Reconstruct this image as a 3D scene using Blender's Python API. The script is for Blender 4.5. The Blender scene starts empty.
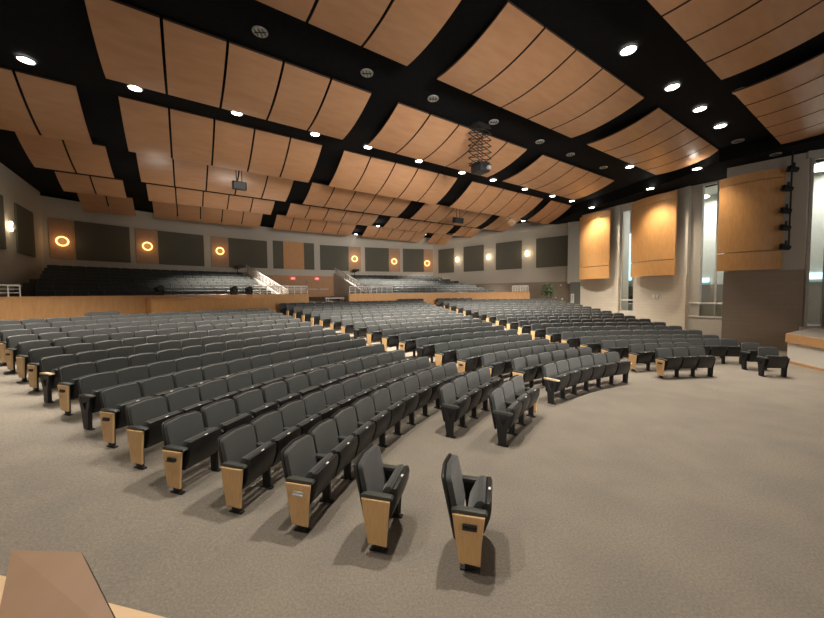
import bpy, bmesh, math, random
from math import sin, cos, radians, degrees, pi, hypot, atan2, sqrt
from mathutils import Vector, Matrix
random.seed(7)
scene = bpy.context.scene
COL = scene.collection

# ------------------------------------------------------------------ plan
CAM_F, CAM_PITCH, CAM_ROLL, CAM_H = 337.76, 2.74, -0.505, 2.641
CX, CY = 9.518, 1.087                # centre that the seating rows curve around
R1, DR = 9.198, 0.9297               # first row radius, row spacing
SLOPE, RS = 0.0926, 11.716           # raked floor
AX = radians(123.88)                 # axis of the ceiling
UA = (cos(AX), sin(AX)); VB = (sin(AX), -cos(AX))
SP = 0.555

def zf(r):
    return max(0.0, SLOPE * (r - RS))
def pol(ang, r, z=0.0):
    t = radians(ang)
    return Vector((CX + r * cos(t), CY + r * sin(t), z))
def uvz(u, v, z):
    return Vector((CX + u * UA[0] + v * VB[0], CY + u * UA[1] + v * VB[1], z))

# ------------------------------------------------------------------ materials
def mat(name, col, rough=.6, noise=None, col2=None, metal=0.0, emit=None, estr=0.0, bump=0.0, stretch=(1, 1, 1), detail=4, spec=.5, trans=0.0, alpha=None, coords='Object'):
    m = bpy.data.materials.new(name); m.use_nodes = True
    nt = m.node_tree; bs = nt.nodes['Principled BSDF']
    bs.inputs['Base Color'].default_value = (*col, 1)
    bs.inputs['Roughness'].default_value = rough
    bs.inputs['Metallic'].default_value = metal
    bs.inputs['Specular IOR Level'].default_value = spec
    if trans:
        bs.inputs['Transmission Weight'].default_value = trans
        bs.inputs['IOR'].default_value = 1.02
    if emit:
        bs.inputs['Emission Color'].default_value = (*emit, 1)
        bs.inputs['Emission Strength'].default_value = estr
    if noise:
        tc = nt.nodes.new('ShaderNodeTexCoord'); mp = nt.nodes.new('ShaderNodeMapping')
        mp.inputs['Scale'].default_value = stretch
        nz = nt.nodes.new('ShaderNodeTexNoise'); nz.inputs['Scale'].default_value = noise
        nz.inputs['Detail'].default_value = detail
        rp = nt.nodes.new('ShaderNodeValToRGB')
        rp.color_ramp.elements[0].position = .3; rp.color_ramp.elements[1].position = .7
        rp.color_ramp.elements[0].color = (*col, 1); rp.color_ramp.elements[1].color = (*(col2 or col), 1)
        nt.links.new(tc.outputs[coords], mp.inputs['Vector'])
        nt.links.new(mp.outputs['Vector'], nz.inputs['Vector'])
        nt.links.new(nz.outputs['Fac'], rp.inputs['Fac'])
        nt.links.new(rp.outputs['Color'], bs.inputs['Base Color'])
        if bump:
            bp = nt.nodes.new('ShaderNodeBump'); bp.inputs['Strength'].default_value = bump
            bp.inputs['Distance'].default_value = .01
            nt.links.new(nz.outputs['Fac'], bp.inputs['Height'])
            nt.links.new(bp.outputs['Normal'], bs.inputs['Normal'])
    return m

def carpet_mat():
    m = bpy.data.materials.new('carpet'); m.use_nodes = True
    nt = m.node_tree; bs = nt.nodes['Principled BSDF']
    bs.inputs['Roughness'].default_value = .95; bs.inputs['Specular IOR Level'].default_value = .1
    tc = nt.nodes.new('ShaderNodeTexCoord')
    n1 = nt.nodes.new('ShaderNodeTexNoise'); n1.inputs['Scale'].default_value = 42; n1.inputs['Detail'].default_value = 6
    n1.inputs['Roughness'].default_value = .75
    n2 = nt.nodes.new('ShaderNodeTexNoise'); n2.inputs['Scale'].default_value = 1.3; n2.inputs['Detail'].default_value = 3
    for n in (n1, n2): nt.links.new(tc.outputs['Object'], n.inputs['Vector'])
    r1 = nt.nodes.new('ShaderNodeValToRGB')
    r1.color_ramp.elements[0].position = .3; r1.color_ramp.elements[0].color = (.192, .170, .145, 1)
    r1.color_ramp.elements[1].position = .7; r1.color_ramp.elements[1].color = (.330, .298, .250, 1)
    r2 = nt.nodes.new('ShaderNodeValToRGB')
    r2.color_ramp.elements[0].position = .35; r2.color_ramp.elements[0].color = (.88, .88, .89, 1)
    r2.color_ramp.elements[1].position = .65; r2.color_ramp.elements[1].color = (1, .99, .97, 1)
    mx = nt.nodes.new('ShaderNodeMix'); mx.data_type = 'RGBA'; mx.blend_type = 'MULTIPLY'; mx.inputs[0].default_value = 1
    nt.links.new(n1.outputs['Fac'], r1.inputs['Fac']); nt.links.new(n2.outputs['Fac'], r2.inputs['Fac'])
    nt.links.new(r1.outputs['Color'], mx.inputs[6]); nt.links.new(r2.outputs['Color'], mx.inputs[7])
    nt.links.new(mx.outputs[2], bs.inputs['Base Color'])
    bp = nt.nodes.new('ShaderNodeBump'); bp.inputs['Strength'].default_value = .35; bp.inputs['Distance'].default_value = .01
    nt.links.new(n1.outputs['Fac'], bp.inputs['Height']); nt.links.new(bp.outputs['Normal'], bs.inputs['Normal'])
    return m

def block_mat(name, c1, c2, mortar):
    m = bpy.data.materials.new(name); m.use_nodes = True
    nt = m.node_tree; bs = nt.nodes['Principled BSDF']; bs.inputs['Roughness'].default_value = .85
    uvn = nt.nodes.new('ShaderNodeTexCoord')
    br = nt.nodes.new('ShaderNodeTexBrick')
    br.inputs['Color1'].default_value = (*c1, 1); br.inputs['Color2'].default_value = (*c2, 1); br.inputs['Mortar'].default_value = (*mortar, 1)
    br.inputs['Scale'].default_value = 1; br.inputs['Mortar Size'].default_value = .008
    br.inputs['Brick Width'].default_value = .6; br.inputs['Row Height'].default_value = .2
    nt.links.new(uvn.outputs['UV'], br.inputs['Vector']); nt.links.new(br.outputs['Color'], bs.inputs['Base Color'])
    return m

M = {}
M['carpet'] = carpet_mat()
M['riser'] = mat('riser_carpet', (.10, .085, .075), .95, 30, (.16, .135, .115))
M['fabric'] = mat('charcoal_fabric', (.033, .0365, .036), .72, 260, (.058, .063, .062), bump=.15, spec=.3)
M['fabric'].node_tree.nodes['Principled BSDF'].inputs['Sheen Weight'].default_value = .35
M['shell'] = mat('black_plastic', (.014, .0145, .015), .42, 60, (.020, .020, .021), spec=.5)
M['steel'] = mat('black_steel', (.013, .013, .014), .5, 40, (.020, .020, .021), spec=.4)
M['arm'] = mat('dark_arm_pad', (.055, .060, .055), .45, 80, (.068, .073, .067))
M['oak'] = mat('light_oak', (.70, .44, .20), .45, 9, (.78, .52, .26), stretch=(6, 6, .8))
M['tan_arm'] = mat('pale_oak_arm', (.66, .50, .31), .5, 20, (.74, .58, .38), stretch=(4, 1, 4))
M['cloud'] = mat('maple_ceiling_veneer', (.455, .238, .122), .33, 3.0, (.515, .282, .150), stretch=(.5, 2.2, 1), spec=.45)
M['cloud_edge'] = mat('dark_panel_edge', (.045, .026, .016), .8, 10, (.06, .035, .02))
M['wallwood'] = mat('maple_wall_veneer', (.56, .29, .105), .42, 5, (.64, .35, .14), stretch=(3, 3, .5))
M['parapet'] = mat('parapet_veneer', (.60, .325, .14), .4, 4, (.67, .385, .175), stretch=(3, 3, .5))
M['stripwood'] = mat('sconce_backing_veneer', (.42, .25, .15), .5, 6, (.48, .295, .18), stretch=(3, 3, .5))
M['orangewood'] = mat('orange_veneer', (.55, .27, .11), .5, 6, (.62, .32, .14), stretch=(3, 3, .5))
M['wall'] = mat('greige_paint', (.52, .475, .41), .8, 12, (.55, .505, .44))
M['column'] = mat('pale_column_paint', (.58, .555, .51), .75, 12, (.61, .585, .54))
M['block_light'] = block_mat('pale_block', (.60, .54, .45), (.63, .57, .48), (.55, .49, .41))
M['block_tan'] = block_mat('tan_block', (.30, .245, .195), (.32, .262, .21), (.27, .22, .175))
M['acoustic'] = mat('olive_grey_acoustic_cloth', (.115, .108, .085), .95, 90, (.14, .132, .105))
M['black'] = mat('black_ceiling_paint', (.006, .006, .007), .9, 8, (.009, .009, .010), spec=.1)
M['fixture'] = mat('black_fixture', (.012, .012, .013), .5, 30, (.02, .02, .021))
M['trimring'] = mat('grey_trim_ring', (.30, .30, .29), .4, 30, (.36, .36, .35))
M['dimlens'] = mat('unlit_lens', (.32, .31, .28), .35, 60, (.45, .44, .40), metal=.2)
M['litlens'] = mat('lit_lens', (.9, .9, .85), .4, emit=(1, .94, .84), estr=14)
M['halo'] = mat('lit_ring', (.9, .7, .4), .5, emit=(1, .52, .16), estr=2.4)
M['glow'] = mat('lit_sconce_glass', (.9, .85, .7), .5, emit=(1, .80, .50), estr=5)
M['white_rail'] = mat('white_rail_paint', (.72, .70, .66), .4, 20, (.76, .74, .70))
M['white'] = mat('white_laminate', (.80, .79, .75), .5, 20, (.83, .82, .78))
M['plate'] = mat('number_plate', (.80, .80, .78), .4, 20, (.85, .85, .83))
M['silver'] = mat('silver_cover', (.55, .55, .54), .35, 30, (.62, .62, .61), metal=.5)
M['stage_top'] = mat('stage_floor', (.20, .17, .145), .8, 20, (.25, .215, .18))
M['stage_nose'] = mat('stage_nosing_oak', (.52, .28, .12), .5, 6, (.60, .34, .16), stretch=(.6, 3, 3))
M['stage_face'] = mat('stage_riser_white', (.70, .67, .60), .7, 10, (.73, .70, .63))
M['lectern'] = mat('lectern_veneer', (.34, .205, .12), .5, 5, (.37, .225, .135), stretch=(3, .8, 1))
M['stage_lip'] = mat('near_lip_oak', (.70, .49, .29), .5, 6, (.77, .55, .34), stretch=(.6, 3, 3))
M['lectern_edge_shade'] = mat('lectern_shaded_edge', (.05, .035, .025), .6, 10, (.07, .05, .035))  # near-black colour paints in the shade on the board's right side
M['glass'] = mat('window_glass', (.92, .97, .96), .03, trans=1.0)
M['corridor'] = mat('corridor_paint', (.50, .50, .46), .8, 6, (.54, .54, .50))
M['corridor_floor'] = mat('corridor_floor', (.14, .115, .10), .7, 6, (.17, .14, .12))
M['daylight'] = mat('daylight_pane', (.7, .95, 1), .3, emit=(.55, .93, 1.0), estr=1.2)
M['frame'] = mat('window_frame_paint', (.46, .44, .40), .6, 12, (.49, .47, .43))
M['door'] = mat('door_veneer', (.46, .24, .11), .5, 6, (.53, .29, .14), stretch=(3, 3, .5))
M['exit'] = mat('exit_sign_red', (.8, .05, .05), .5, emit=(1, .06, .05), estr=1.4)
M['exit_text'] = mat('exit_sign_text', (1, .8, .8), .5, emit=(1, .55, .5), estr=1.4)
M['leaf'] = mat('leaf_green', (.035, .075, .03), .6, 5, (.07, .13, .05))
M['bark'] = mat('bark', (.10, .07, .05), .9, 20, (.14, .10, .07))
M['pot'] = mat('dark_pot', (.06, .045, .04), .6, 8, (.08, .06, .05))
M['olive'] = mat('olive_door_paint', (.155, .150, .125), .7, 8, (.175, .17, .14))

# ------------------------------------------------------------------ mesh helpers
def link(o, parent=None):
    COL.objects.link(o)
    if parent is not None:
        o.parent = parent
    return o
def mesh_obj(name, bm, m, parent=None, smooth=False):
    me = bpy.data.meshes.new(name)
    bmesh.ops.recalc_face_normals(bm, faces=bm.faces)
    bm.to_mesh(me); bm.free()
    for mm in (m if isinstance(m, (list, tuple)) else [m]):
        me.materials.append(mm)
    if smooth:
        for pl in me.polygons: pl.use_smooth = True
        try: me.set_sharp_from_angle(angle=radians(40))
        except Exception: pass
    return link(bpy.data.objects.new(name, me), parent)
def tag(o, label, cat, group=None, kind=None):
    if label: o['label'] = label
    if cat: o['category'] = cat
    if group: o['group'] = group
    if kind: o['kind'] = kind
    return o
def thing(name, label, cat, loc=(0, 0, 0), rz=0.0, group=None):
    o = bpy.data.objects.new(name, None); COL.objects.link(o)
    o.location = loc; o.rotation_euler = (0, 0, rz); o.empty_display_size = .2
    return tag(o, label, cat, group)
def struct(o):
    o['kind'] = 'structure'; return o

def box(bm, c, s, rot=None, bev=0.0, seg=2, mi=0):
    g = bmesh.ops.create_cube(bm, size=1.0)
    vs = g['verts']
    for v in vs: v.co = Vector((v.co.x * s[0], v.co.y * s[1], v.co.z * s[2]))
    if bev:
        es = list({e for v in vs for e in v.link_edges})
        r = bmesh.ops.bevel(bm, geom=es, offset=bev, segments=seg, affect='EDGES', profile=.5)
        vs = list({v for f in r['faces'] for v in f.verts} | {v for v in vs if v.is_valid})
        allv = set(vs)
        st = list(vs)
        while st:
            v = st.pop()
            for e in v.link_edges:
                w = e.other_vert(v)
                if w not in allv: allv.add(w); st.append(w)
        vs = list(allv)
    for v in vs:
        co = v.co.copy()
        if rot is not None: co = rot @ co
        v.co = co + Vector(c)
    for v in vs:
        for f in v.link_faces: f.material_index = mi
    return vs
def prism(bm, pts, ext, bev=0.0, seg=2):
    """closed outline pts (Vectors) pushed along ext (Vector)"""
    vs = [bm.verts.new(q) for q in pts]
    f = bm.faces.new(vs)
    r = bmesh.ops.extrude_face_region(bm, geom=[f])
    nv = [g for g in r['geom'] if isinstance(g, bmesh.types.BMVert)]
    for v in nv: v.co += Vector(ext)
    if bev:
        es = list({e for v in vs + nv for e in v.link_edges})
        es = [e for e in es if len(e.link_faces) == 2 and e.calc_face_angle(0) > .6]
        bmesh.ops.bevel(bm, geom=es, offset=bev, segments=seg, affect='EDGES', profile=.6)
def tube(bm, p0, p1, r, n=8, r2=None):
    p0, p1 = Vector(p0), Vector(p1); d = p1 - p0; L = d.length
    if L < 1e-6: return
    g = bmesh.ops.create_cone(bm, cap_ends=True, segments=n, radius1=r, radius2=r if r2 is None else r2, depth=L)
    q = Vector((0, 0, 1)).rotation_difference(d.normalized()).to_matrix().to_4x4()
    bmesh.ops.transform(bm, matrix=Matrix.Translation((p0 + p1) / 2) @ q, verts=g['verts'])
def disc(bm, c, r, h, n=20, r2=None):
    tube(bm, Vector(c) - Vector((0, 0, h / 2)), Vector(c) + Vector((0, 0, h / 2)), r, n, r2)
def torus(bm, c, R, r, nrm, n=28, m=8):
    q = Vector((0, 0, 1)).rotation_difference(Vector(nrm).normalized())
    rings = []
    for i in range(n):
        a = 2 * pi * i / n; ring = []
        for j in range(m):
            b = 2 * pi * j / m
            p = Vector(((R + r * cos(b)) * cos(a), (R + r * cos(b)) * sin(a), r * sin(b)))
            ring.append(bm.verts.new(q @ p + Vector(c)))
        rings.append(ring)
    for i in range(n):
        for j in range(m):
            bm.faces.new((rings[i][j], rings[(i + 1) % n][j], rings[(i + 1) % n][(j + 1) % m], rings[i][(j + 1) % m]))
def arc_block(bm, a0, a1, r0, r1, z0, z1, n=None):
    """solid curved wall between two radii and two heights; z0/z1 may be functions of r"""
    n = n or max(1, int(abs(a1 - a0) / 1.5) + 1)
    F = lambda z, r: z(r) if callable(z) else z
    sec = []
    for i in range(n + 1):
        a = a0 + (a1 - a0) * i / n
        sec.append([bm.verts.new(pol(a, r0, F(z0, r0))), bm.verts.new(pol(a, r1, F(z0, r1))), bm.verts.new(pol(a, r1, F(z1, r1))), bm.verts.new(pol(a, r0, F(z1, r0)))])
    for i in range(n):
        A, B = sec[i], sec[i + 1]
        for k in range(4):
            bm.faces.new((A[k], A[(k + 1) % 4], B[(k + 1) % 4], B[k]))
    bm.faces.new(sec[0][::-1]); bm.faces.new(sec[-1])
def wall_quad_uv(bm, p0, p1, z0, z1, thick, nrm):
    """upright wall slab from p0 to p1 with its front face on the line, thickness away along -nrm; UV in metres"""
    uvl = bm.loops.layers.uv.verify()
    p0, p1 = Vector((p0[0], p0[1], 0)), Vector((p1[0], p1[1], 0)); n = Vector((nrm[0], nrm[1], 0)).normalized() * thick
    L = (p1 - p0).length
    co = [p0, p1, p1 - n, p0 - n]
    v0 = [bm.verts.new((c.x, c.y, z0)) for c in co]; v1 = [bm.verts.new((c.x, c.y, z1)) for c in co]
    us = [0, L, L + thick, -thick]
    for k in range(4):
        k2 = (k + 1) % 4
        f = bm.faces.new((v0[k], v0[k2], v1[k2], v1[k]))
        for lp, (uu, zz) in zip(f.loops, ((us[k], z0), (us[k2], z0), (us[k2], z1), (us[k], z1))):
            lp[uvl].uv = (uu, zz)
    bm.faces.new(v0[::-1]); bm.faces.new(v1)

ORD = 'zeroth first second third fourth fifth sixth seventh eighth ninth tenth eleventh twelfth thirteenth fourteenth fifteenth sixteenth seventeenth eighteenth nineteenth twentieth twenty-first twenty-second twenty-third twenty-fourth'.split()

# ------------------------------------------------------------------ floor
bm = bmesh.new()
angs = list(range(40, 206, 3)); rads = [0.01, 4, 8, RS] + [RS + 2 * i for i in range(1, 18)]
ease = lambda a: min(1, max(0, (a - 66) / 11))
grid = [[bm.verts.new(pol(a, r, zf(r) * (ease(a) if r < 22 else 1))) for r in rads] for a in angs]
for i in range(len(angs) - 1):
    for j in range(len(rads) - 1):
        bm.faces.new((grid[i][j], grid[i][j + 1], grid[i + 1][j + 1], grid[i + 1][j]))
bmesh.ops.remove_doubles(bm, verts=bm.verts, dist=.02)
# flat part under the stage and behind
f = mesh_obj('floor', bm, M['carpet']); struct(f)

# ------------------------------------------------------------------ seats
W = SP
def shear_back(bm, z0, k):
    for v in bm.verts: v.co.y -= k * (v.co.z - z0)
def rounded_outline(w, z0, z1, r, arch=.012, n=4):
    pts = []
    h = w / 2
    pts.append((-h + .02, z0)); pts.append((h - .02, z0)); pts.append((h, z0 + .03))
    for i in range(n + 1):
        a = pi / 2 * i / n
        pts.append((h - r + r * cos(a), z1 - r - arch + r * sin(a)))
    pts.append((0, z1))
    for i in range(n + 1):
        a = pi / 2 + pi / 2 * i / n
        pts.append((-h + r + r * cos(a), z1 - r - arch + r * sin(a)))
    pts.append((-h, z0 + .03))
    return pts
def part_mesh(kind):
    bm = bmesh.new()
    if kind == 'backrest':
        o = rounded_outline(.525, .40, .872, .050)
        prism(bm, [Vector((x, -.150, z)) for x, z in o], (0, .062, 0), .02, 2)
        for v in bm.verts:
            v.co.y -= .040 * (1 - (v.co.x / .26) ** 2) * .6
        shear_back(bm, .40, .20)
        return mesh_from(bm, 'backrest', M['fabric'], True)
    if kind == 'back_shell':
        o = rounded_outline(.542, .25, .880, .055)
        prism(bm, [Vector((x, -.190, z)) for x, z in o], (0, .036, 0), .012, 1)
        for v in bm.verts:
            v.co.y -= .040 * (1 - (v.co.x / .27) ** 2) * .6
        shear_back(bm, .40, .20)
        return mesh_from(bm, 'back_shell', M['shell'], True)
    if kind == 'seat_cushion':
        o = [(-.055, .40), (-.01, .375), (.03, .42), (.10, .56), (.130, .645), (.105, .668), (.055, .655), (.02, .60), (-.045, .46)]
        prism(bm, [Vector((-.238, y, z)) for y, z in o], (.476, 0, 0), .018, 2)
        return mesh_from(bm, 'seat_cushion', M['fabric'], True)
    if kind == 'seat_shell':
        o = [(-.045, .335), (.00, .272), (.065, .275), (.125, .36), (.175, .50), (.19, .60), (.178, .652), (.145, .655), (.125, .64), (.075, .50), (.01, .385)]
        prism(bm, [Vector((-.245, y, z)) for y, z in o], (.49, 0, 0), .012, 2)
        for v in bm.verts:
            v.co.y += .02 * (1 - (v.co.x / .25) ** 2) * (1 if v.co.y > .05 else 0)
        return mesh_from(bm, 'seat_shell', M['shell'], True)
    if kind == 'leg':
        box(bm, (0, -.005, .010), (.062, .19, .020), bev=.006, seg=1)
        prism(bm, [Vector((-.024, y, z)) for y, z in [(-.055, .02), (.045, .02), (.05, .30), (.08, .40), (.10, .56), (-.13, .56), (-.10, .40), (-.06, .30)]], (.048, 0, 0), .006, 1)
        return mesh_from(bm, 'leg', M['steel'], True)
    if kind == 'armrest':
        o = [(-.175, .556), (.145, .556), (.16, .575), (.145, .594), (-.16, .599), (-.185, .58)]
        prism(bm, [Vector((-.038, y, z)) for y, z in o], (.076, 0, 0), .010, 2)
        return mesh_from(bm, 'armrest', M['arm'], True)
    if kind == 'tan_armrest':
        o = [(-.19, .560), (.165, .560), (.18, .575), (.165, .592), (-.19, .594)]
        prism(bm, [Vector((-.042, y, z)) for y, z in o], (.084, 0, 0), .008, 2)
        return mesh_from(bm, 'armrest', M['tan_arm'], True)
    if kind == 'end_panel':
        o = [(-.105, .095), (.092, .085), (.105, .30), (.135, .558), (-.170, .558), (-.135, .30)]
        prism(bm, [Vector((-.016, y, z)) for y, z in o], (.032, 0, 0), .005, 1)
        return mesh_from(bm, 'end_panel', M['oak'], False)
    if kind == 'end_bracket':
        # open black side frame at the ends without timber
        prism(bm, [Vector((-.013, y, z)) for y, z in [(-.07, .02), (.055, .02), (.07, .28), (.135, .556), (.09, .556), (.0, .33), (-.10, .556), (-.165, .556), (-.10, .30)]], (.026, 0, 0), .004, 1)
        prism(bm, [Vector((-.010, y, z)) for y, z in [(-.09, .44), (.085, .50), (.10, .556), (-.12, .556)]], (.020, 0, 0), .003, 1)
        return mesh_from(bm, 'end_bracket', M['steel'], True)
    if kind == 'aisle_light_dark':
        box(bm, (.022, -.005, .462), (.03, .135, .045), bev=.006, seg=1)
        box(bm, (.035, -.005, .446), (.034, .135, .012), bev=.003, seg=1)
        return mesh_from(bm, 'aisle_light', M['steel'], True)
    if kind == 'aisle_light_silver':
        box(bm, (.022, -.005, .462), (.03, .125, .045), bev=.006, seg=1)
        box(bm, (.038, -.005, .452), (.034, .125, .022), bev=.006, seg=1)
        return mesh_from(bm, 'aisle_light', M['silver'], True)
    if kind == 'number_plate':
        box(bm, (0, .168, .6575), (.045, .024, .006), rot=None, bev=.002, seg=1)
        return mesh_from(bm, 'number_plate', M['plate'], False)
def mesh_from(bm, name, m, smooth):
    me = bpy.data.meshes.new(name)
    bmesh.ops.recalc_face_normals(bm, faces=bm.faces)
    bm.to_mesh(me); bm.free(); me.materials.append(m)
    if smooth:
        for pl in me.polygons: pl.use_smooth = True
        try: me.set_sharp_from_angle(angle=radians(38))
        except Exception: pass
    return me
KINDS = ['backrest', 'back_shell', 'seat_cushion', 'seat_shell', 'leg', 'armrest', 'tan_armrest', 'end_panel', 'end_bracket', 'aisle_light_dark', 'aisle_light_silver', 'number_plate']
PM = {k: part_mesh(k) for k in KINDS}

PROTO = {}
def proto_part(k):
    o = bpy.data.objects.new(PM[k].name, PM[k])
    return o
for k in KINDS: PROTO[k] = proto_part(k)
def add_part(k, parent, loc=(0, 0, 0), rz=0.0):
    c = PROTO[k].copy(); c.location = loc; c.rotation_euler = (0, 0, rz)
    COL.objects.link(c); c.parent = parent
    return c

# the rows: (block, row index, list of (angle_left, angle_right) seats, left end kind, right end kind)
def lerp(a, b, t): return a + (b - a) * t
A_LEFT = [167.4, 167.1, 166.6, 166.2, 166.0, 165.0, 164.0, 163.1, 162.4, 161.8, 161.1, 160.5, 160.0, 159.4, 158.8, 158.2, 157.5, 156.9]
B_LEFT = [132.7, 131.9, 132.1, 132.0, 132.0, 131.9, 131.8, 132.1, 132.3, 132.4, 132.5, 132.6, 132.7, 132.7, 132.8, 132.9, 132.9, 133.0]
C_LEFT = [103.6, 103.6, 104.1, 104.5, 105.0, 105.2, 105.6, 105.8, 106.0, 106.3, 106.5, 106.5, 106.6, 106.8, 107.0, 107.3, 107.4, 107.5]
C_RIGHT = [79.3, 78.3, 78.6, 78.7, 78.9, 79.9, 80.6, 81.3, 82.2, 82.7, 83.4, 84.1, 84.5, 85.0, 85.4, 86.0, 86.5, 87.0]
A_ENDS = ['wood_dark', 'wood', 'wood_silver', 'wood', 'wood_dark', 'wood', 'wood_dark', 'black', 'wood_dark', 'tan', 'wood_dark', 'wood', 'wood_dark', 'wood', 'wood', 'wood', 'wood', 'wood']
B_ENDS = ['tan', 'wood_dark', 'wood', 'wood_dark', 'wood', 'black', 'wood_dark', 'wood', 'wood', 'black', 'wood', 'wood', 'wood', 'wood', 'wood', 'wood', 'wood', 'black']
C_ENDS = ['wood_dark', 'wood', 'wood', 'wood', 'wood', 'wood', 'wood', 'wood', 'wood', 'wood', 'wood', 'black', 'black', 'wood', 'wood', 'wood', 'wood', 'black']
seats = []      # dicts
def run(block, k, R, a0, n=None, a1=None, left='wood', right='black', first_no=1, total=None):
    """n seats from a0 towards smaller angles (or fill a0..a1)"""
    if n is None:
        n = max(1, round(radians(a0 - a1) * R / SP)); da = (a0 - a1) / n
    elif a1 is not None: da = (a0 - a1) / n
    else: da = degrees(SP / R)
    for i in range(n):
        seats.append(dict(block=block, row=k, R=R, ang=a0 - (i + .5) * da, w=radians(da) * R, i=i, n=n,
                          left=left if i == 0 else None, right=right if i == n - 1 else None))
for k in range(18):
    R = R1 + k * DR; t = k / 17
    ar = lerp(138.6, 135.8, t); br = lerp(111.6, 110.4, t)
    if k == 0:
        run('A0s', 0, R, A_LEFT[0], 1, left='wood_dark', right='black')
        run('A0g', 0, R, 150.0, 3, left='black', right='wood')
    elif k == 1:
        run('A1s', 1, R, A_LEFT[1], 1, left='wood', right='black')
        run('A1g', 1, R, 150.6, 4, left='black', right='black')
    else:
        if k <= 15: run('A', k, R, A_LEFT[k], a1=ar, left=A_ENDS[k], right='black')
    run('B', k, R, B_LEFT[k], a1=br, left=B_ENDS[k], right='tan' if k == 0 else 'black')
    if k == 0:
        run('C0g', 0, R, 102.7, 3, left='wood_dark', right='black')
        run('C0s', 0, R, 82.7, 1, left='black', right='black')
    elif k == 1:
        run('C1g', 1, R, 102.9, 4, left='wood', right='black')
        run('C1s', 1, R, 81.4, 1, left='black', right='black')
    else:
        run('C', k, R, C_LEFT[k], a1=C_RIGHT[k], left=C_ENDS[k], right='black')
R18 = R1 + 18 * DR
run('A', 16, R1 + 16 * DR, 152.2, a1=150.0); run('B', 18, R18, 113.8, a1=109.3); run('C', 18, R18, 106.9, a1=100.4)
N_MAIN = len(seats)
# raised rear banks
REAR_R0, REAR_DR, REAR_DZ, REAR_Z0, REAR_N = 28.0, .94, .225, 1.78, 9
for j in range(REAR_N):
    R = REAR_R0 + j * REAR_DR; t = j / (REAR_N - 1)
    z = REAR_Z0 + j * REAR_DZ
    for nm, a0, a1 in (('RL', lerp(152.8, 148.8, t), 131.0), ('RR', 116.6, lerp(93.4, 101.5, t))):
        s0 = len(seats)
        run(nm, j, R, a0, a1=a1, left='black', right='black')
        for s in seats[s0:]: s['z'] = z
for s in seats:
    if 'z' not in s: s['z'] = zf(s['R'])
    P = pol(s['ang'], s['R'], s['z']); s['P'] = P
    d = hypot(P.x, P.y); s['d'] = P.y
    px = 412 + CAM_F * P.x / max(P.y, .1)
    s['vis'] = P.y > .5 and -25 < px < 850
main = [s for s in seats[:N_MAIN] if s['vis']]
main.sort(key=lambda s: s['P'].length)
indiv = main[:300]
ids = {id(s) for s in indiv}
rest = [s for s in seats if id(s) not in ids and s['P'].y > 0 and -60 < 412 + CAM_F * s['P'].x / s['P'].y < 900]

BLOCKNAME = {'A': 'left', 'B': 'middle', 'C': 'right'}
def seat_label(s):
    b = s['block']; k = s['row']
    if b == 'A0s': return 'lone black folding seat nearest the camera, dark box on its oak end panel'
    if b == 'A1s': return 'lone black folding seat with plain oak end panel, second nearest the camera'
    if b == 'C0s': return 'lone black folding seat standing nearest the stage corner on the right'
    if b == 'C1s': return 'lone black folding seat just behind the one nearest the stage corner'
    if b == 'A0g': return ['nearest', 'middle', 'farthest'][s['i']] + ' black seat in the detached group of three beside open carpet'
    if b == 'A1g': return ['nearest', 'second nearest', 'third nearest', 'farthest'][s['i']] + ' black seat in the detached group of four beside open carpet'
    if b == 'C0g': return ['leftmost', 'middle', 'rightmost'][s['i']] + ' black seat in the front row of three at the far right'
    if b == 'C1g': return ['leftmost', 'second', 'third', 'rightmost'][s['i']] + ' black seat in the row of four behind the far right trio'
    nm = BLOCKNAME[b[0]]
    rw = 'front' if k == 0 else ORD[k + 1]
    if s['left']:
        what = {'w': 'oak end panel', 't': 'pale wooden arm', 'b': 'plain black end'}[s['left'][0]]
        return f'black aisle seat with {what} starting the {rw} row of the {nm} block'
    if s['right']:
        return f'black seat closing the right end of the {rw} row of the {nm} block'
    return f'{ORD[s["i"] + 1]} black seat from the left in the {rw} row of the {nm} block'
GROUP = {'A': 'folding seats of the left block', 'B': 'folding seats of the middle block', 'C': 'folding seats of the right block'}
seat0 = bpy.data.objects.new('auditorium_seat', None); seat0.empty_display_size = .2
first = True
for s in indiv:
    P = s['P']; r = seat0 if first else seat0.copy()
    first = False
    COL.objects.link(r)
    r.location = P; r.rotation_euler = (0, 0, radians(s['ang'] + 90)); r.scale = (1, 1, 1)
    r['label'] = seat_label(s); r['category'] = 'seat'; r['group'] = GROUP[s['block'][0]]
    near = P.length < 12
    for kd in ('backrest', 'back_shell', 'seat_cushion', 'seat_shell'): add_part(kd, r)
    if P.length < 14 and random.random() < .8: add_part('number_plate', r, (random.uniform(-.01, .01), 0, 0))
    h = s['w'] / 2
    add_part('leg', r, (h, 0, 0))
    L = s['left']
    if L and L[0] == 't': add_part('tan_armrest', r, (h, 0, 0))
    else: add_part('armrest', r, (h, 0, 0))
    if L and L[0] == 'w':
        e = add_part('end_panel', r, (h + .038, 0, 0))
        if L.endswith('dark'): add_part('aisle_light_dark', e)
        if L.endswith('silver'): add_part('aisle_light_silver', e)
    elif L: add_part('end_bracket', r, (h + .036, 0, 0))
    Rt = s['right']
    if Rt:
        add_part('leg', r, (-h, 0, 0))
        add_part('tan_armrest' if Rt == 'tan' else 'armrest', r, (-h, 0, 0))
        if Rt == 'wood': add_part('end_panel', r, (-h - .038, 0, 0))
        else: add_part('end_bracket', r, (-h - .036, 0, 0), 0)

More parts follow.
